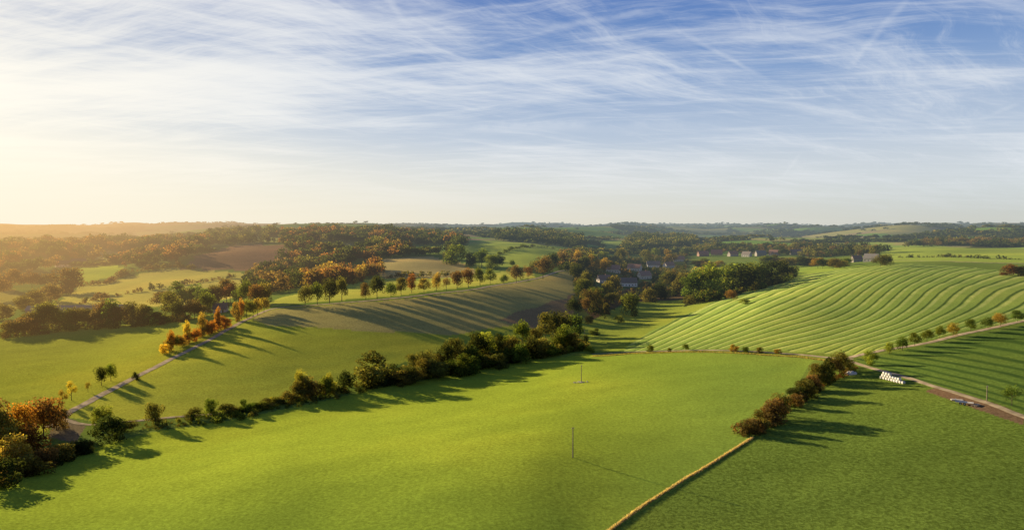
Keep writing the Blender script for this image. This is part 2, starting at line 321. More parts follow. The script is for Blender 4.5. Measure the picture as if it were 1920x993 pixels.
# ------------------------------------------------------------------ tree models
def crown(kind,seed,n,leaf):
    g=np.random.default_rng(seed)
    cen,ax={'round':((0,0,.54),(.5,.5,.46)),'oval':((0,0,.54),(.44,.44,.47)),'bush':((0,0,.42),(.5,.5,.55)),'poplar':((0,0,.54),(.42,.42,.46)),'sparse':((0,0,.58),(.48,.48,.42)),'conifer':((0,0,.5),(.5,.5,.5))}[kind]
    cen=np.array(cen); ax=np.array(ax)
    if kind=='conifer':
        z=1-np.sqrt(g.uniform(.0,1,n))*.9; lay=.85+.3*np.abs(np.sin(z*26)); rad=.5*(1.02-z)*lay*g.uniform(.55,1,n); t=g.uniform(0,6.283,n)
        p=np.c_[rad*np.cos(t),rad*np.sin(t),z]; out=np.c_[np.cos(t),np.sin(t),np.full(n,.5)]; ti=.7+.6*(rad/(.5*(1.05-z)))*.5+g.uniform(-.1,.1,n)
    else:
        K=30; dr=g.normal(size=(K,3)); dr/=np.linalg.norm(dr,axis=1)[:,None]
        if kind=='bush': # rounded mass with foliage down to the ground
            zc=g.uniform(.10,.84,K); hr=.5*np.sqrt(np.clip(1-((zc-.25)/.72)**2,.05,1)); aa=g.uniform(0,6.283,K); rr_=hr*g.uniform(.25,.82,K)
            lc=np.c_[rr_*np.cos(aa),rr_*np.sin(aa),zc]; lr=g.uniform(.12,.23,K)
        else:
            dr[:,2]=np.where(dr[:,2]<-.75,-dr[:,2],dr[:,2]); lc=cen+dr*ax*g.uniform(.35,.82,(K,1)); lr=g.uniform(.12,.26,K)*(.8 if kind=='sparse' else 1)
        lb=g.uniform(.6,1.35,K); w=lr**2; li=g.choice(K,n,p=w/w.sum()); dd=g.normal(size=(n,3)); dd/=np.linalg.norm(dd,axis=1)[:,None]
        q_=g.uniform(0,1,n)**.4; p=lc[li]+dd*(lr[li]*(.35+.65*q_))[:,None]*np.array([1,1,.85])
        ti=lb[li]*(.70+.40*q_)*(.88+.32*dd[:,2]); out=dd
        p[:,2]=np.where(p[:,2]<.02,.02+g.uniform(0,.1,n),p[:,2])
    nn=out+g.normal(size=(n,3))*.6; nn/=np.linalg.norm(nn,axis=1)[:,None]; h=np.cross(nn,g.normal(size=(n,3))); h/=np.linalg.norm(h,axis=1)[:,None]; k=np.cross(nn,h)
    s=leaf*g.uniform(.6,1.5,n)[:,None]
    V=np.stack([p-h*s*.6,p+k*s*.5,p+h*s*.7,p-k*s*.45],1).reshape(-1,3)
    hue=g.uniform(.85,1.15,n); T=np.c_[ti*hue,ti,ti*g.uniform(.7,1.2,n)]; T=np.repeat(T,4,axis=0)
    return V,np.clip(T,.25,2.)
def qf(n): return np.arange(n*4).reshape(-1,4)
CR={}
for kind,seeds,n,leaf in (('round',(1,2,3,4,31,32),2700,.035),('oval',(5,6,33,34),2500,.035),('bush',(7,8,9,10,21,22,23),3000,.038),('poplar',(11,),1600,.035),('sparse',(12,13,14),1700,.03),('conifer',(15,16),1700,.035)):
    CR[kind]=[]
    for s in seeds:
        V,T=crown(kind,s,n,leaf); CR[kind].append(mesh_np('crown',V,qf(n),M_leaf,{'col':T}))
TR=[]
for s in range(3):
    g=random.Random(s); b=MB(); b.tube((0,0,-.06),(0,0,.3),.022,.017); b.tube((0,0,.3),(.02,.01,.75),.017,.006)
    for i in range(5):
        t=i*1.3+g.random(); z=.25+.07*i; b.tube((0,0,z),(.3*math.cos(t),.3*math.sin(t),z+.25),.012,.003,5)
    TR.append(b.mesh('trunk',M_bark))
PALC={'dark':(.050,.066,.020),'green':(.105,.145,.027),'lime':(.21,.24,.04),'olive':(.125,.125,.033),'brown':(.145,.105,.04),'rust':(.19,.105,.035),'orange':(.38,.18,.03),'gold':(.29,.22,.045),'yellow':(.46,.38,.05),'conifer':(.030,.043,.018)}
ORD=['leftmost']+'second third fourth fifth sixth seventh eighth ninth tenth eleventh twelfth thirteenth fourteenth fifteenth sixteenth seventeenth eighteenth nineteenth twentieth'.split()
ORD+=['twenty-'+w for w in 'first second third fourth fifth sixth seventh eighth ninth'.split()]+['thirtieth']+['thirty-'+w for w in 'first second third fourth fifth sixth seventh eighth ninth'.split()]+['fortieth']
ORD+=['forty-'+w for w in 'first second third fourth fifth sixth seventh eighth ninth'.split()]+['fiftieth']
def ordl(i): return ORD[i] if i==0 else ORD[i]+' from left'
ntree=[0]
FOOT_H=[]
def tree(u,v,h,w,kind,col,label,group=None,cat=None,pos=None):
    g=random.Random(ntree[0]*7+3); ntree[0]+=1
    p=P(u,v)[0] if pos is None else pos; dist=math.hypot(p[0],p[1]); hm=h*dist/F; wm=w*dist/F
    bush=kind=='bush'; cat=cat or('bush' if bush else 'tree')
    nm={'bush':'bush','conifer':'conifer_tree','poplar':'poplar_tree'}.get(kind,'broadleaf_tree')
    e=bpy.data.objects.new(nm,None); C.objects.link(e); e.location=(p[0],p[1],p[2]-.1); e.rotation_euler=(0,0,g.uniform(0,6.28)); tag(e,label,cat,group)
    cc=PALC[col]; b=g.uniform(.8,1.2); cc=(cc[0]*b*g.uniform(.88,1.15),cc[1]*b,cc[2]*b)
    o=link('crown',g.choice(CR[kind]),e,cc); o.scale=(wm*1.05,wm*g.uniform(.92,1.15),hm)
    t=link('stem' if bush else 'trunk',g.choice(TR),e); t.scale=(hm*.7,hm*.7,hm*(.7 if bush else .9))
    return e
def series(items,noun,where,group):
    items=sorted(items,key=lambda t:t[0])
    for i,(u,v,h,w,kind,col) in enumerate(items):
        cw={'dark':'dark green','lime':'yellow green','olive':'olive','conifer':'dark','gold':'golden'}.get(col,col)
        tree(u,v,h,w,kind,col,f"{cw} {noun}, {ordl(i)} {where}",group)
def along(poly,n,h,w,kinds,cols,jv=3,ju=3,seed=0,k0=.72,k1=1.25):
    g=random.Random(seed); a=np.array(poly,float); s=np.r_[0,np.cumsum(np.hypot(*np.diff(a,axis=0).T))]; out=[]
    for i in range(n):
        t=s[-1]*(i+.5)/n; u=np.interp(t,s,a[:,0])+g.uniform(-ju,ju); v=np.interp(t,s,a[:,1])+g.uniform(-jv,jv); k=g.uniform(k0,k1)
        hh=np.interp(t/s[-1],np.linspace(0,1,len(h)),h); ww=np.interp(t/s[-1],np.linspace(0,1,len(w)),w)
        out.append((u,v,hh*k,ww*g.uniform(.85,1.2),g.choice(kinds),g.choice(cols)))
    return out
R3=['round','oval','sparse']
series([(572,573,37,31,'oval','olive'),(595,571,42,27,'oval','green'),(618,568,48,33,'round','dark'),(641,565,47,30,'oval','olive'),(686,562,34,24,'oval','brown'),(707,560,46,33,'round','dark'),(733,556,28,26,'round','green'),(752,553,33,28,'round','olive'),(772,549,38,25,'oval','rust'),(795,549,28,27,'round','gold'),(818,546,34,24,'oval','gold'),(837,545,28,20,'sparse','brown'),(857,541,37,29,'round','brown'),(878,539,37,28,'oval','rust'),(900,536,36,24,'oval','green'),(919,533,30,23,'round','green'),(945,533,20,18,'round','green'),(968,530,36,31,'round','brown'),(990,527,30,25,'sparse','rust'),(1018,523,44,40,'round','brown')],'tree','in the row along the hilltop lane','trees along the hilltop lane')
series([(1632,684,27,25,'bush','lime'),(1668,664,22,17,'round','lime'),(1692,657,25,20,'round','green'),(1715,648,22,20,'round','green'),(1738,640,21,20,'round','green'),(1762,634,21,18,'oval','green'),(1787,629,22,20,'round','gold'),(1820,621,20,18,'round','green'),(1852,615,18,18,'round','green'),(1876,611,20,22,'round','gold'),(1908,603,18,20,'round','green')],'tree','in the roadside row at right','small trees along the right hand road')
series(along([(1403,817),(1425,805),(1448,790),(1466,779)],7,[28,44],[36,42],['bush'],['olive','brown','rust','brown'],2,3,1)+along([(1486,764),(1500,750),(1522,731),(1550,712),(1588,692)],11,[34,38,32],[38,34],['bush','bush','round'],['brown','olive','brown','dark','olive'],3,3,2),'bush','in the hedge between meadow and dark field','bushes in the hedge beside the dark field')
series(along([(745,722),(830,706),(900,692),(980,676),(1080,653)],24,[34,38,44],[42,42,40],['bush','bush','oval','round'],['olive','olive','green','dark'],5,5,3,.55,1.35),'tree','in the front of the dark valley thicket','front trees of the valley thicket')
series(along([(770,702),(840,684),(920,666),(1000,647),(1085,632)],17,[38,48,42],[42,42,38],['round','bush','oval'],['olive','green','dark','lime','olive'],5,5,4,.6,1.3),'tree','at the back of the dark valley thicket','back trees of the valley thicket')
series([(205,830,50,56,'bush','dark'),(192,800,36,40,'bush','green'),(292,796,42,34,'bush','olive'),(360,783,20,32,'bush','olive'),(398,779,34,26,'bush','green'),(565,742,48,30,'oval','lime'),(645,734,42,46,'bush','dark')]+along([(418,777),(480,766),(540,754),(628,738)],16,[18,24,34],[28,34],['bush'],['olive','green','lime','olive','brown'],3,5,5,.5,1.4),'bush','in the hedgerow below the long slope','bushes in the hedgerow below the slope')
tree(702,722,64,82,'bush','olive','broad olive tree standing at the left end of the dark thicket',cat='tree')
series([(4,860,80,58,'round','olive'),(38,838,72,54,'round','orange'),(82,822,72,58,'round','rust'),(26,884,60,60,'bush','gold'),(106,806,42,40,'bush','brown'),(-20,850,84,64,'round','brown'),(60,852,54,50,'bush','rust'),(12,818,46,44,'round','gold'),(64,808,42,38,'round','orange')],'tree','in the autumn clump at lower left','autumn trees at lower left')
series([(-5,914,50,76,'bush','dark'),(58,890,38,64,'bush','olive'),(110,866,32,50,'bush','olive'),(152,850,24,40,'bush','dark'),(240,806,16,40,'bush','olive'),(88,874,32,46,'bush','brown')],'bush','in the shadowed scrub below the autumn clump','shadowed scrub at lower left')
series(along([(304,664),(340,648),(370,635),(430,610)],15,[20,24,22],[19,19],['bush','bush','round'],['orange','yellow','gold','orange','orange','lime'],2,2,6,.7,1.2)+[(322,657,36,15,'oval','orange'),(352,643,40,15,'oval','yellow'),(380,631,42,16,'oval','gold'),(408,620,40,15,'oval','orange')],'bush','in the fiery row beside the climbing lane','orange bushes beside the climbing lane')  # upright ovals added among the shrubs to throw long finger shadows
series(along([(438,606),(500,584)],6,[36,38],[19],['round','oval','bush'],['gold','lime','gold','orange'],2,2,7),'tree','in the golden group at the lane bend','golden trees at the lane bend')
series([(190,722,34,20,'round','dark'),(208,714,32,19,'round','green'),(134,750,34,18,'sparse','yellow'),(118,760,28,16,'sparse','gold'),(255,713,16,15,'bush','dark'),(165,735,18,11,'sparse','gold')],'tree','in the loose line along the lower lane','small trees along the lower lane')
series(along([(15,628),(140,613),(250,607),(330,600),(400,590)],26,[34,34,32],[38,34],['bush','round','oval'],['olive','olive','green','brown'],3,5,8,.6,1.55),'bush','in the scrub belt by the long shed','scrub belt by the long shed')
series(along([(300,578),(400,570),(500,572)],14,[34,38],[38],['round','bush','oval'],['olive','green','brown','rust'],4,4,9),'tree','in the line above the white farm buildings','trees above the farm buildings')
series([(125,550,44,54,'bush','brown'),(95,566,30,38,'bush','brown'),(70,575,28,38,'bush','olive'),(48,582,24,34,'bush','olive'),(20,542,34,44,'bush','brown'),(60,540,26,34,'round','brown'),(90,540,24,30,'round','brown'),(5,600,26,38,'bush','olive'),(-10,560,40,40,'round','brown')],'tree','among the hazy trees at the left edge','hazy trees at the left edge')
series([(842,486,30,32,'bush','olive'),(856,496,42,46,'bush','green'),(884,500,28,28,'bush','dark'),(903,502,36,30,'round','green'),(921,506,32,32,'bush','green'),(936,502,26,24,'round','dark'),(1003,510,24,24,'round','olive'),(1035,503,30,28,'round','dark'),(1056,503,28,26,'round','brown'),(960,500,14,14,'round','green')],'tree','in the clump on the middle hillside','trees on the middle hillside')
series([(1068,660,14,18,'bush','lime'),(1105,661,14,20,'bush','lime'),(1098,650,26,14,'poplar','olive'),(1220,659,14,16,'bush','green'),(1255,659,8,10,'bush','olive'),(1286,657,13,14,'round','green'),(1376,658,14,18,'bush','gold'),(1398,660,11,14,'bush','green'),(1424,660,10,14,'bush','olive'),(1458,663,10,14,'bush','gold'),(1115,628,14,20,'bush','green')],'bush','along the pale track above the meadow','bushes along the pale track')
series([(1183,592,46,44,'bush','green'),(1160,604,14,20,'bush','lime'),(1135,588,22,24,'bush','olive'),(1076,590,34,30,'round','dark'),(1218,566,28,34,'bush','olive'),(1120,572,26,30,'bush','dark'),(1150,570,24,32,'round','olive'),(1098,584,26,26,'oval','brown'),(1240,560,32,34,'bush','dark'),(1105,606,16,20,'bush','olive')],'tree','in the valley below the village','trees in the valley below the village')
series([(1282,552,44,48,'bush','olive'),(1300,562,56,54,'bush','green'),(1336,558,66,68,'bush','lime'),(1364,550,56,58,'bush','lime'),(1398,546,54,56,'bush','dark'),(1415,540,46,48,'round','green'),(1435,536,46,46,'bush','dark'),(1457,530,42,46,'bush','dark'),(1476,521,32,34,'bush','olive'),(1320,540,42,40,'round','gold'),(1380,532,40,44,'round','green'),(1262,540,34,40,'round','olive')],'tree','in the grove beside the striped field','grove beside the striped field')
series([(1371,564,22,23,'round','rust'),(1396,570,10,20,'bush','lime'),(1356,556,12,14,'bush','olive')],'bush','in the trio on the striped field edge','bushes on the striped field edge')
vg=random.Random(5); vt=[]
vp=[(1080,580),(1078,500),(1120,480),(1290,474),(1285,535),(1200,552),(1110,585)]
def inp(u,v,poly): return bool(inpoly(np.array([float(u)]),np.array([float(v)]),np.array(poly,float))[0])
while len(vt)<58:
    u=vg.uniform(1075,1290); v=vg.uniform(478,585)
    if inp(u,v,vp) : vt.append((u,v,vg.uniform(19,31)*(v-355)/150,vg.uniform(22,31)*(v-365)/150,vg.choice(['round','oval','bush','conifer','poplar','bush']),vg.choice(['dark','green','olive','brown','olive','lime','gold'])))
HS=[
(1178,536,30,9,.3,(.80,.74,.66),(.20,.15,.12),'white gabled house half hidden in the valley trees'),
(1190,507,26,9,-.5,(.60,.53,.43),(.36,.19,.13),'cream house with brown roof above the valley house'),
(1225,501,26,10,.2,(.66,.60,.52),(.24,.18,.14),'white house with dark roof in the village middle'),
(1254,502,24,9,.9,(.58,.52,.44),(.38,.20,.13),'small cream house right of the village middle'),
(1208,522,24,9,.7,(.55,.48,.39),(.34,.20,.15),'low beige house between the valley trees'),
(1150,510,24,9,-.2,(.58,.51,.41),(.36,.20,.14),'cream house with red brown roof leftmost in the valley village'),
(1272,490,24,9,.3,(.55,.46,.37),(.38,.20,.13),'tan house with red roof at the village back edge'),
(1132,530,24,8,.5,(.55,.48,.40),(.30,.18,.13),'low brown roofed house at the valley left side'),
(1318,480,22,10,.5,(.28,.17,.12),(.34,.16,.11),'brick house with red roof at the village left'),
(1344,478,28,11,-.2,(.30,.18,.13),(.34,.15,.10),'long red roofed farmhouse in the upper village'),
(1374,480,18,9,.7,(.32,.28,.23),(.30,.15,.10),'pale house with red roof beside the long farmhouse'),
(1400,481,16,9,-.6,(.44,.40,.34),(.22,.18,.15),'whitish gabled house above the grove'),
(1426,479,18,9,.5,(.28,.25,.21),(.21,.18,.15),'grey roofed house right of the whitish gabled one'),
(1452,478,18,9,-.4,(.27,.22,.18),(.30,.16,.11),'tan house with red roof behind the grove'),
(1492,477,18,9,.2,(.28,.24,.20),(.25,.15,.11),'lone cream house among trees on the right'),
(1606,491,16,8,.55,(.25,.22,.18),(.22,.14,.10),'brown roofed house at the striped field top'),
(1634,490,22,9,-.4,(.27,.25,.21),(.20,.18,.16),'grey roofed farmhouse at the striped field top'),
(384,584,16,6,.4,(.5,.42,.34),(.2,.13,.09),'small pale farm building left of the pair'),
(414,585,22,6,-.3,(.5,.42,.34),(.2,.13,.09),'low pale farm building right of the pair'),
(118,500,20,10,.2,(.6,.5,.4),(.2,.11,.08),'hazy cream house leftmost in the far hamlet'),
(148,497,24,12,-.2,(.6,.52,.44),(.2,.12,.09),'hazy pale house rightmost in the far hamlet')]
def house(u,v,wp,dep,rot,wc,rc,label):
    p=P(u,v)[0]; dist=math.hypot(p[0],p[1]); w=min(wp*dist/F/2,11); d_=dep/2; eh=4.6 if dep>6 else 3.; rh=d_*1.2
    rot=rot-math.atan2(p[0],p[1])
    e=bpy.data.objects.new('house',None); C.objects.link(e); e.location=tuple(p); e.rotation_euler=(0,0,rot); tag(e,label,'house','houses of the village and farms')
    b=MB(); b.poly([(-w,-d_,-2),(w,-d_,-2),(w,d_,-2),(-w,d_,-2),(-w,-d_,eh),(w,-d_,eh),(w,d_,eh),(-w,d_,eh),(-w,0,eh+rh),(w,0,eh+rh)],[(0,1,5,4),(2,3,7,6),(1,2,6,9,5),(3,0,4,8,7)]); b.build('wall',M_wall,e,wc)
    b=MB(); o=.6
    for s in (-1,1):
        y0=s*(d_+o); z0=eh-o*rh/d_+.06
        b.poly([(-w-o,y0,z0),(w+o,y0,z0),(w+o,0,eh+rh+.06),(-w-o,0,eh+rh+.06),(-w-o,y0,z0+.3),(w+o,y0,z0+.3),(w+o,0,eh+rh+.36),(-w-o,0,eh+rh+.36)],[(0,1,2,3),(4,5,6,7),(0,1,5,4),(1,2,6,5),(3,0,4,7)])
    rf=b.build('roof',M_roof,e,rc); b=MB(); b.box(w*.4-.5,w*.4+.5,.4,1.4,eh+rh*.5,eh+rh+1.4); b.build('chimney',M_roof,rf,(.2,.09,.06))
    n=max(2,int(w*2/3.6))
    for i in range(n):
        x=-w+(i+.5)*2*w/n
        if i==n//2: b=MB(); b.box(x-.55,x+.55,-d_-.05,-d_+.02,0,2.1); b.build('door',M_door,e)
        else: b=MB(); b.box(x-.6,x+.6,-d_-.05,-d_+.02,.9,2.2); b.build('window',M_glass,e)
    for s in (-1,1):
        b=MB(); b.box(s*w-.04,s*w+.04,-.6,.6,eh+.2,eh+1.5); b.build('window',M_glass,e)
    FOOT_H.append((p[0],p[1]))
for h in HS: house(*h)
HP=[(h[0],h[1]) for h in HS]
def clear_uv(u,v): return all(not(abs(u-a)<16 and -5<v-b<30) for a,b in HP)
vt=[t for t in vt if clear_uv(t[0],t[1])]
series(vt,'tree','in the wooded village valley','trees in the village valley')
belt=[t for t in along([(1300,500),(1380,494),(1460,496),(1500,498),(1560,501),(1600,502),(1665,497)],40,[13,15,18],[24],['bush','round','bush'],['olive','green','dark','gold','brown'],4,3,12) if clear_uv(t[0],t[1]+14)]
series(belt,'tree','in the belt behind the striped field','tree belt behind the striped field')
tree(1897,760,34,30,'sparse','green','small loose tree near the dark field right edge')
series([(1893,516,18,28,'bush','rust'),(1915,517,16,24,'bush','olive')],'bush','at the far right field corner','bushes at the far right corner')
# ------------------------------------------------------------------ woods read as a mass
LOW={}
for key,kind,n,leaf in (('a','round',150,.10),('b','oval',150,.10),('c','conifer',80,.10),('d','bush',90,.13),('e','round',26,.26),('f','bush',220,.09)):
    LOW[key]=[crown(kind,40+i,n,leaf) for i in range(3)]
GP=[Ppoly(a)[:,:2] for a,b in GAPS]
def wood(name,pts_uv,spacing,hrange,keys,cols,label,seed,xy=None,hs=None,wf=1.,cat='woodland',hv=70):
    g=np.random.default_rng(seed)
    if xy is None:
        poly=Ppoly(pts_uv)[:,:2]; x0,y0=poly.min(0); x1,y1=poly.max(0)
        gx,gy=np.meshgrid(np.arange(x0,x1,spacing),np.arange(y0,y1,spacing)); gx=gx.ravel()+g.uniform(-.45,.45,gx.size)*spacing; gy=gy.ravel()+g.uniform(-.45,.45,gy.size)*spacing
        ww=min(8,spacing*.7); m=inpoly(gx+ww*np.sin(gy/23),gy+ww*np.sin(gx/19),poly); gx,gy=gx[m],gy[m]
    else: gx,gy=xy
    if cat=='woodland':
        for gp in GP:
            k=~inpoly(gx,gy,gp); gx,gy=gx[k],gy[k]; hs=None if hs is None else hs[k]
    if hs is None:
      for a,b in FOOT_H:
        dd=np.hypot(gx-a,gy-b); r0=math.hypot(a,b); t=(gx*a+gy*b)/r0; side=np.abs(gx*b-gy*a)/r0
        k=(dd>13)&~((side<10)&(t<r0)&(t>r0-(70 if r0>1000 else 60))); gx,gy=gx[k],gy[k]
    gz=Hh(gx,gy); N_=len(gx); hh=g.uniform(*hrange,N_) if hs is None else hs
    Vs,Ts=[],[]; pc=np.array([PALC[c] for c in cols]); low=sines([hv],[1.],seed+50)(gx,gy)
    ci=np.clip(((low*.45+.5)*len(cols)+g.normal(0,.5,N_)).astype(int),0,len(cols)-1); tc=pc[ci]*g.uniform(.7,1.2,(N_,1))
    if hs is None: hh=hh*(1+.25*sines([hv*.8],[1.],seed+90)(gx,gy))
    var=[v for k in keys for v in LOW[k]]; vi=g.integers(0,len(var),N_)
    for j,(V,T) in enumerate(var):
        s=np.where(vi==j)[0]
        if not len(s): continue
        an=g.uniform(0,6.28,len(s)); ca,sa=np.cos(an)[:,None],np.sin(an)[:,None]; w=hh[s]*g.uniform(.7,1.05,len(s))*wf; w=w if hs is None else hs[s]*2.1
        x=(V[:,0]*ca-V[:,1]*sa)*w[:,None]+gx[s][:,None]; y=(V[:,0]*sa+V[:,1]*ca)*w[:,None]+gy[s][:,None]; z=V[:,2]*hh[s][:,None]+gz[s][:,None]-.5
        Vs.append(np.stack([x,y,z],-1).reshape(-1,3)); Ts.append((T[None]*tc[s][:,None]).reshape(-1,3))
    V=np.concatenate(Vs); T=np.concatenate(Ts); o=link(name,mesh_np(name,V,qf(len(V)//4),M_leaf,{'col':T})); o.color=(1,1,1,1)
    return tag(o,label,cat,kind='stuff')
wood('woodland',[(530,500),(545,470),(520,445),(600,436),(720,437),(870,449),(865,470),(800,482),(710,486),(640,500),(570,512)],12.5,(13,22),'ab',['dark','olive','dark','rust','dark','brown','dark'],'large dark wood covering the central ridge',1,wf=1.15,hv=130)
wood('woodland',[(380,462),(400,440),(520,438),(520,456),(440,457)],12,(12,20),'abc',['dark','olive','dark'],'dark wood above the brown clearing',2,wf=1.1)
wood('woodland',[(566,540),(575,524),(640,507),(712,505),(706,520),(640,540)],7,(11,14),'ac',['rust','brown','rust','gold'],'rust brown plantation behind the hilltop row',3)
wood('woodland',[(462,548),(470,515),(540,503),(572,512),(566,535),(520,552)],7.5,(11,17),'cca',['conifer','dark','brown'],'dark conifer patch below the brown clearing',4)
wood('woodland',[(0,515),(0,470),(100,458),(250,455),(385,455),(400,470),(345,488),(300,498),(230,502),(215,488),(140,492),(60,515)],13,(11,22),'ab',['dark','rust','brown','dark'],'hazy brown woods on the left slopes',5,wf=1.15,hv=130)
wood('woodland',[(1165,474),(1180,450),(1240,442),(1305,450),(1300,464)],11,(14,20),'ab',['dark','dark','olive'],'dark wood left of the red roofed village',6,wf=1.1)
wood('woodland',[(1290,474),(1310,464),(1440,460),(1560,468),(1640,468),(1660,480),(1590,482),(1480,482),(1400,476)],12,(9,15),'ab',['olive','dark','brown','dark'],'mixed trees around the red roofed village',7)
wood('woodland',[(925,452),(940,440),(1060,444),(1100,462),(1070,466),(1000,456)],12,(13,20),'ab',['dark','olive','dark'],'dark wood behind the middle green hill',8,wf=1.1)
wood('woodland',[(1690,464),(1760,452),(1930,455),(1930,462),(1800,461)],11,(9,14),'ab',['dark','olive','brown'],'tree belt above the far right fields',9)
wood('scrub',[(1085,585),(1085,500),(1130,485),(1290,476),(1285,548),(1200,566),(1120,600)],9,(3,7.5),'df',['olive','dark','brown','dark'],'undergrowth filling the village valley',10,cat='scrub')
wood('woodland',[(1040,512),(1060,480),(1090,470),(1120,480),(1110,500),(1075,512)],10,(9,14),'ab',['olive','brown','dark'],'trees spilling down beside the middle hill',12)
wood('hedge_undergrowth',[(240,800),(420,768),(640,728),(662,738),(430,788),(250,810)],3.2,(1.0,2.8),'f',['olive','green','lime'],'low undergrowth filling the long hedgerow foot',20,wf=1.3,cat='undergrowth')
wood('hedge_undergrowth',[(660,722),(750,702),(900,674),(1090,642),(1098,656),(905,694),(760,722),(672,738)],3.2,(2.5,6),'f',['dark','olive','green','olive'],'dense undergrowth of the dark valley thicket',21,wf=1.2,cat='undergrowth')
wood('hedge_undergrowth',[(1390,815),(1464,773),(1538,718),(1588,685),(1600,691),(1548,722),(1480,778),(1406,822)],2.2,(1.4,3.2),'f',['brown','olive','rust','dark'],'brown undergrowth of the hedge beside dark field',22,wf=1.3,cat='undergrowth')
wood('hedge_undergrowth',[(-60,900),(100,848),(160,834),(176,846),(100,880),(0,915),(-60,925)],2.2,(1.4,3.4),'f',['dark','olive','brown'],'shaded undergrowth below the autumn clump',23,wf=1.3,cat='undergrowth')
wood('hedge_undergrowth',[(5,622),(140,604),(330,592),(400,584),(410,592),(330,606),(140,620),(10,634)],6,(2.5,5.5),'f',['olive','green','brown'],'low undergrowth of the scrub belt',24,wf=1.3,cat='undergrowth')
wood('hedge_undergrowth',[(1270,552),(1340,545),(1480,512),(1490,520),(1440,540),(1380,556),(1300,570)],6,(4,9),'f',['dark','olive','green'],'undergrowth beneath the bright grove',25,wf=1.2,cat='undergrowth')
def hedge_line(pts,label,seed,cols,h=(3,7)):
    p=Ppoly(pts)[:,:2]; s=np.r_[0,np.cumsum(np.hypot(*np.diff(p,axis=0).T))]; g=np.random.default_rng(seed); t=np.arange(0,s[-1],3.6); t=t[g.random(len(t))>.12]
    x=np.interp(t,s,p[:,0])+g.normal(0,1.2,len(t)); y=np.interp(t,s,p[:,1])+g.normal(0,1.2,len(t))
    wood('field_hedge',None,0,h,'d',cols,label,seed,xy=(x,y),wf=1.2,cat='hedge')
hedge_line([(1655,484),(1760,482),(1830,484),(1925,487)],'dark hedge line crossing the far right field',31,['dark','olive'])
hedge_line([(140,536),(200,532),(236,512),(330,500),(360,505)],'hedge line between the hazy left fields',32,['brown','olive'],(4,9))
hedge_line([(880,497),(930,480),(1000,462),(1050,468)],'hedge line climbing the middle green hill',33,['dark','green'],(3,6))
hedge_line([(700,523),(780,519),(865,517),(900,510)],'hedge line below the tan middle field',34,['olive','brown'],(3,7))
hedge_line([(150,570),(230,552),(330,536),(440,520)],'hedge line across the golden left slope',35,['brown','dark'],(3,7))
g=np.random.default_rng(77); nF=32000; l=g.uniform(math.log(1350),math.log(12500),nF); t=g.uniform(-.75,.75,nF); fx,fy=np.exp(l)*np.sin(t),np.exp(l)*np.cos(t)
k=s_k[farcell(fx,fy)]; clr=np.zeros(nF,bool)
for pts in ([(700,505),(720,485),(800,480),(875,495),(900,512)],[(870,500),(880,455),(930,450),(1085,472),(1060,490)],[(1650,492),(1650,466),(1700,459),(1920,464),(2300,466),(2300,492)],[(340,505),(370,478),(440,458),(530,458),(545,480),(470,508)],[(1300,500),(1300,470),(1510,468),(1510,500)]): clr|=inpoly(fx,fy,Ppoly(pts)[:,:2])
keep=(((k>=3)&(k<=6))|(g.random(nF)<.02))&~clr; fx,fy=fx[keep],fy[keep]; rF=np.hypot(fx,fy)
wood('woodland',None,0,None,'e',['dark','olive','dark','conifer','dark'],'far-off blue woods rolling to the horizon',13,xy=(fx,fy),hs=np.clip(5.5+rF/480,8,22)*g.uniform(.75,1.2,len(rF)),hv=500)
# ------------------------------------------------------------------ utility poles, bales, small farm things
def pole(u,v,top,label):
    p=P(u,v)[0]; dist=math.hypot(p[0],p[1]); h=(v-top)*dist/F
    e=bpy.data.objects.new('utility_pole',None); C.objects.link(e); e.location=tuple(p); e.rotation_euler=(0,0,.5); tag(e,label,'utility pole','utility poles crossing the meadows')
    b=MB(); b.tube((0,0,-.5),(0,0,h),.17,.11,8); b.build('pole',M_wood,e)
    b=MB(); b.box(-.45,.45,-.05,.05,h-.5,h-.4); cb=b.build('crossarm',M_wood,e)
    for x in (-.4,.4):
        b=MB(); b.tube((x,0,h-.4),(x,0,h-.2),.05,.035,6); b.build('insulator',M_metal,cb)
    return p
pole(1074,857,798,'wooden utility pole nearest the camera in the bright meadow')
pp=pole(1090,716,683,'wooden utility pole on the stony patch in the meadow')
pole(1096,648,617,'thin utility pole beside the end of the valley thicket')
pole(1101,602,577,'small far utility pole below the brown slope')
pole(1850,752,727,'short wooden pole in the dark field at right')
g=random.Random(3); b=MB()
for i in range(46):
    a,r=g.uniform(0,6.28),abs(g.gauss(0,1.2)); x,y=pp[0]+r*math.cos(a)*1.5,pp[1]+r*math.sin(a); z=float(Hh(x,y)); s=g.uniform(.1,.28); b.box(x-s,x+s,y-s,y+s,z-.1,z+s)
tag(b.build('stones',M_gravel),'pale stones heaped around the second meadow pole','stones',kind='stuff')
def bale_mesh():
    b=MB(); n=18; prof=[(-.6,.0),(-.6,.40),(-.54,.54),(-.40,.61),(.40,.61),(.54,.54),(.6,.40),(.6,0)]; vs=[]; fs=[]
    for x,r in prof:
        for i in range(n):
            a=2*math.pi*i/n; vs.append((x,max(r,.01)*math.cos(a),max(r,.01)*math.sin(a)))
    for j in range(len(prof)-1):
        for i in range(n): fs.append((j*n+i,j*n+(i+1)%n,(j+1)*n+(i+1)%n,(j+1)*n+i))
    b.poly(vs,fs); me=b.mesh('wrapped_bale',M_wrap); me.polygons.foreach_set('use_smooth',[True]*len(me.polygons)); return me
BM=bale_mesh(); p0,p1=Ppoly([(1651,709),(1701,721)]); L=np.hypot(*(p1-p0)[:2]); dx,dy=(p1-p0)[:2]/L; nb=max(6,int(L/1.38))
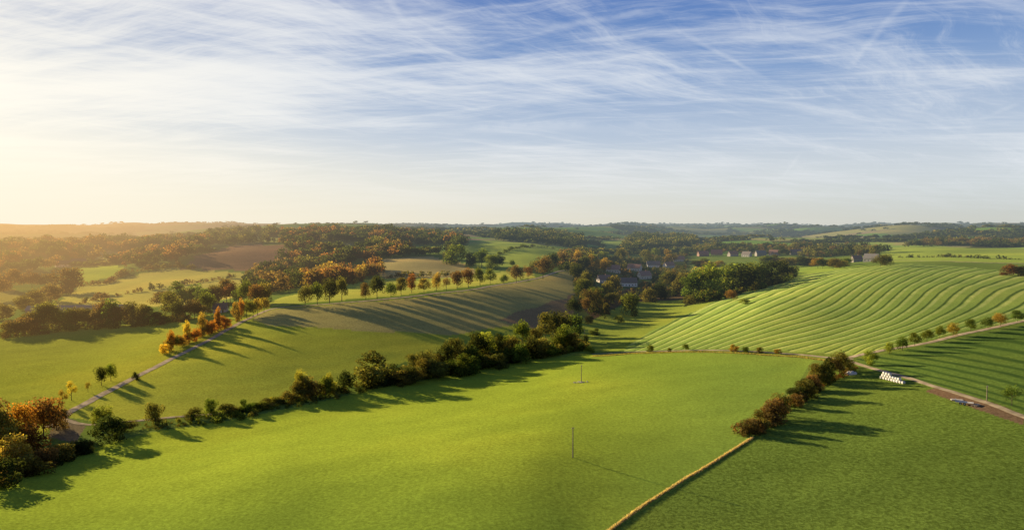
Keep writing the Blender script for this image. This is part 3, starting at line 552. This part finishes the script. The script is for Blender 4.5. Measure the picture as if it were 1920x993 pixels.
for row,cnt,nm in ((0,nb,'bottom'),(1,nb-2,'middle'),(2,max(nb-6,3),'top')):
    for i in range(cnt):
        s=(i+.5+row*.5)*1.38; x,y=p0[0]+dx*s,p0[1]+dy*s
        o=link('wrapped_bale',BM); o.location=(x,y,float(Hh(x,y))+.55+row*.93); o.rotation_euler=(random.uniform(0,3),0,math.atan2(dy,dx)+math.pi/2+random.uniform(-.12,.12)); o.scale=(random.uniform(.84,.96),)*3
        tag(o,f'white wrapped bale, {ordl(i)} in the {nm} row of the stack','bale','white wrapped bales in the stack')
p=P(1596,701)[0]; g=np.random.default_rng(4); V=[];nu,nv=26,14
for j in range(nv):
    for i in range(nu):
        a,b_=i/(nu-1)*2-1,j/(nv-1)*2-1; hz=max(0,1-a*a-b_*b_)**.5*1.1*(1+.35*math.sin(a*9)*math.cos(b_*7)); V.append((p[0]+a*2.4,p[1]+b_*1.5,p[2]+hz-.05+.08*g.normal()*(hz>0)))
ii=np.arange(nu*nv).reshape(nv,nu); tag(link('covered_heap',mesh_np('covered_heap',V,np.c_[ii[:-1,:-1].ravel(),ii[:-1,1:].ravel(),ii[1:,1:].ravel(),ii[1:,:-1].ravel()],M_tarp,None,True)),'heap under a pale sheet at the hedge end','heap')
p=P(1808,758)[0]; e=bpy.data.objects.new('flatbed_trailer',None); C.objects.link(e); e.location=tuple(p); e.rotation_euler=(0,0,-.6); tag(e,'low pale farm trailer parked beside the dirt track','trailer')
b=MB(); b.box(-2.4,2.4,-1,1,.75,.88); b.build('bed',M_tarp,e)
b=MB(); b.box(-2.4,-2.3,-1,1,.885,1.5); b.build('headboard',M_metal,e); b=MB(); b.box(2.41,3.8,-.06,.06,.6,.72); b.build('drawbar',M_metal,e)
for x in (-1.,.1):
    for s in (-1,1):
        b=MB(); b.tube((x,s*.85,.37),(x,s*1.05,.37),.37,.37,16); w=b.build('wheel',M_tyre,e); b=MB(); b.tube((x,s*1.03,.37),(x,s*1.07,.37),.2,.18,12); b.build('rim',M_metal,w)
for k,(u,v) in enumerate([(1794,750),(1830,760)]):
    p=P(u,v)[0]; b=MB(); g=random.Random(k)
    for i in range(14):
        z=.08+.12*(i//5); y=(i%5)*.32-.7+g.uniform(-.05,.05); a=g.uniform(-.2,.2); b.box(-1.6+a,1.6+a,y-.13,y+.13,z-.05,z+.05)
    o=b.build('plank_pile',M_tarp if k==0 else M_wood); o.location=tuple(p); o.rotation_euler=(0,0,-.4+k); tag(o,['pile of pale planks left of the farm trailer','brown plank pile right of the farm trailer'][k],'plank pile')
p=P(152,594)[0]; dist=math.hypot(p[0],p[1]); w=155*dist/F/2; e=bpy.data.objects.new('long_shed',None); C.objects.link(e); e.location=tuple(p); e.rotation_euler=(0,0,.12); tag(e,'long low shed with brown roof behind the scrub belt','shed')
b=MB(); b.box(-w,w,-4,4,-2,6.8); b.build('wall',M_wall,e,(.3,.24,.17)); b=MB()
b.poly([(-w-.6,-4.8,6.7),(w+.6,-4.8,6.7),(w+.6,0,10),(-w-.6,0,10),(w+.6,4.8,6.7),(-w-.6,4.8,6.7)],[(0,1,2,3),(3,2,4,5)]); b.build('roof',M_roof,e,(.55,.36,.22))
for i in range(6):
    x=-w+(i+.5)*2*w/6; b=MB(); b.box(x-1.4,x+1.4,-4.05,-3.98,.2,3.2); b.build('door',M_door,e)
vp_=Ppoly([(1120,1010),(1145,993),(1215,942),(1280,900),(1345,862),(1412,820)])[:,:2]
def tufts(name,poly,n,wid,hgt,col,label,seed):
    g=np.random.default_rng(seed); s=np.r_[0,np.cumsum(np.hypot(*np.diff(poly,axis=0).T))]; t=g.uniform(0,s[-1],n); x=np.interp(t,s,poly[:,0])+g.normal(0,wid,n); y=np.interp(t,s,poly[:,1])+g.normal(0,wid,n)
    z=Hh(x,y); a=g.uniform(0,6.28,n); h=g.uniform(.4,1.2,n)*hgt; w=.05+g.uniform(0,.08,n); lx,ly=g.normal(0,.12,n),g.normal(0,.12,n)
    V=np.stack([np.c_[x-w*np.cos(a),y-w*np.sin(a),z-.05],np.c_[x+w*np.cos(a),y+w*np.sin(a),z-.05],np.c_[x+lx+w*.4*np.cos(a),y+ly,z+h],np.c_[x+lx-w*.4*np.cos(a),y+ly,z+h]],1).reshape(-1,3)
    T=np.repeat(np.array(col)*g.uniform(.6,1.2,(n,1)),4,axis=0); o=link(name,mesh_np(name,V,qf(n),M_leaf,{'col':T})); o.color=(1,1,1,1); tag(o,label,'grass',kind='stuff')
tufts('dry_grass',vp_,8000,.17,.42,(.50,.42,.22),'straw coloured grass strip dividing meadow and dark field',1)
tufts('dry_grass',Ppoly([(1110,668),(1180,663),(1250,661),(1330,660),(1400,663),(1500,669),(1590,680)])[:,:2],3500,.5,.6,(.34,.30,.10),'dry grass edging the pale track',2)
# ------------------------------------------------------------------ sky
W=bpy.data.worlds.new('World'); SC.world=W; W.use_nodes=True; W.node_tree.nodes.clear(); k=N(W.node_tree)
dirv=k.n('ShaderNodeTexCoord').outputs['Generated']; x,y,z=k.sep(dirv)
sky=k.n('ShaderNodeTexSky',sky_type='NISHITA'); sky.sun_disc=False; sky.sun_elevation=SEL; sky.sun_rotation=SAZ%(2*math.pi); sky.air_density=1.; sky.dust_density=1.
skc=k.mix(1.,sky.outputs[0],(.08,.08,.08),'MULTIPLY')
rp=k.n('ShaderNodeValToRGB'); k.l(z,rp.inputs[0]); st=[(0,(.60,.61,.54)),(.05,(.53,.60,.60)),(.12,(.32,.45,.64)),(.21,(.14,.29,.59)),(.32,(.05,.165,.50)),(.6,(.02,.07,.25)),(1,(.016,.05,.19))]
els=rp.color_ramp.elements
while len(els)<len(st): els.new(.5)
for e_,(pz,c_) in zip(els,st): e_.position=pz; e_.color=(*c_,1)
base=k.mix(.93,skc,rp.outputs[0])
sd=k.m('MAXIMUM',k.vm('DOT_PRODUCT',dirv,tuple(SUN)),0.)
zz=k.m('ADD',k.m('MAXIMUM',z,0.),.10); px=k.m('DIVIDE',x,zz); py=k.m('DIVIDE',y,zz)
warp=k.noise(k.comb(px,py),.45,3,.5); wv=k.m('MULTIPLY',k.m('SUBTRACT',warp,.5),1.6)
warp2=k.noise(k.comb(px,py,5.),.8,3,.5); wv2=k.m('MULTIPLY',k.m('SUBTRACT',warp2,.5),1.0)
def streak(ang,sx,sy,sc,det,ro,w_,off):
    ca,sa=math.cos(ang),math.sin(ang)
    rx=k.m('ADD',k.m('MULTIPLY',px,ca),k.m('MULTIPLY',py,sa)); ry=k.m('SUBTRACT',k.m('MULTIPLY',py,ca),k.m('MULTIPLY',px,sa))
    return k.noise(k.comb(k.m('MULTIPLY',rx,sx),k.m('ADD',k.m('MULTIPLY',ry,sy),w_),off),sc,det,ro,.12)
n1=streak(.30,.30,1.5,1.3,12,.70,wv,0.); n2=streak(-.25,.30,2.2,1.9,12,.74,wv2,4.); n3=streak(.75,.34,2.0,2.0,12,.74,wv2,9.)
cov=k.noise(k.comb(px,py,7.),.6,4,.5)
leftw=k.m('MULTIPLY',k.mr(x,-.62,.3,.11,.02,False),k.mr(z,.16,.32,1.,.5)); cv=k.m('ADD',k.m('MULTIPLY',k.m('SUBTRACT',cov,.5),.5),leftw)
c1=k.mr(k.m('ADD',n1,cv),.47,.78,0.,1.); c2=k.mr(k.m('ADD',n2,cv),.47,.80,0.,.85); c3=k.mr(k.m('ADD',n3,cv),.51,.83,0.,.6)
veil=k.mr(z,.0,.28,.58,.06)
def scr(*a):
    o=None
    for s in a:
        i=k.m('SUBTRACT',1.,s); o=i if o is None else k.m('MULTIPLY',o,i)
    return k.m('SUBTRACT',1.,o)
cl=scr(k.m('MULTIPLY',c1,.72),k.m('MULTIPLY',c2,.74),c3,veil)
cl=k.m('MULTIPLY',cl,k.mr(z,.32,.6,1.,.1)); cl=k.m('MULTIPLY',cl,k.mr(z,-.0,.08,.25,1.))
def vdir(u,v):
    d=ray(u,v); return Vector((float(d[0]),float(d[1]),float(d[2]))).normalized()
fuzz=k.noise(k.vm('SCALE',dirv,None,14.),1.,5,.6)
for (a,b,wd,st_) in (((1265,52),(1425,142),.0035,.40),((1700,0),(1590,125),.005,.26),((85,198),(420,142),.002,.5),((690,-30),(810,90),.006,.25),((1470,330),(1500,290),.0025,.2),((1830,225),(1910,195),.003,.25),((820,243),(1330,232),.009,.4),((450,-20),(700,80),.005,.3),((1000,60),(1240,20),.006,.25)):
    da,db=vdir(*a),vdir(*b); n_=da.cross(db).normalized(); m_=(da+db).normalized(); half=da.dot(m_)
    ds=k.m('ABSOLUTE',k.m('ADD',k.vm('DOT_PRODUCT',dirv,tuple(n_)),k.m('MULTIPLY',k.m('SUBTRACT',fuzz,.5),wd*3)))
    ln=k.mr(ds,0.,wd*1.3,1.,0.); rg=k.mr(k.vm('DOT_PRODUCT',dirv,tuple(m_)),1-(1-half)*1.6,1-(1-half)*.1,0.,st_)
    cl=scr(cl,k.m('MULTIPLY',ln,k.m('MULTIPLY',rg,k.mr(fuzz,.35,.65,.3,1.))))
g1=k.m('POWER',sd,8.); ccol=k.mix(k.m('MULTIPLY',g1,1.,clamp=True),(.77,.81,.86),(1.02,.99,.93))
col=k.mix(cl,base,ccol)
gl=k.m('MULTIPLY',g1,k.mr(z,.0,.30,1.0,.35)); col=k.mix(k.m('MINIMUM',gl,1.),col,(1.15,1.07,.87))
g2=k.m('MULTIPLY',k.m('POWER',sd,1.4),k.mr(z,-.02,.15,.90,0.)); col=k.mix(g2,col,(1.0,.91,.71))
bg=k.n('ShaderNodeBackground'); k.l(col,bg.inputs[0]); bg.inputs[1].default_value=1.; wo=k.n('ShaderNodeOutputWorld'); k.l(bg.outputs[0],wo.inputs[0])
W.cycles.sampling_method='MANUAL'; W.cycles.sample_map_resolution=512
# ------------------------------------------------------------------ sun, camera
sl=bpy.data.lights.new('sun','SUN'); sl.energy=11.5; sl.angle=math.radians(.5); sl.color=(1,.82,.53); so=bpy.data.objects.new('sun',sl); C.objects.link(so); so.rotation_euler=SUN.to_track_quat('Z','Y').to_euler(); so.location=(-200,200,200)
cd=bpy.data.cameras.new('camera'); cam=bpy.data.objects.new('camera',cd); C.objects.link(cam); cam.location=(0,0,CZ); cam.rotation_euler=(math.pi/2-PITCH,0,0); cd.sensor_width=36; cd.lens=24; cd.clip_start=1; cd.clip_end=40000; SC.camera=cam
SC.view_settings.view_transform='Standard'; SC.view_settings.look='None'; SC.view_settings.exposure=0
print('TREES',ntree[0])
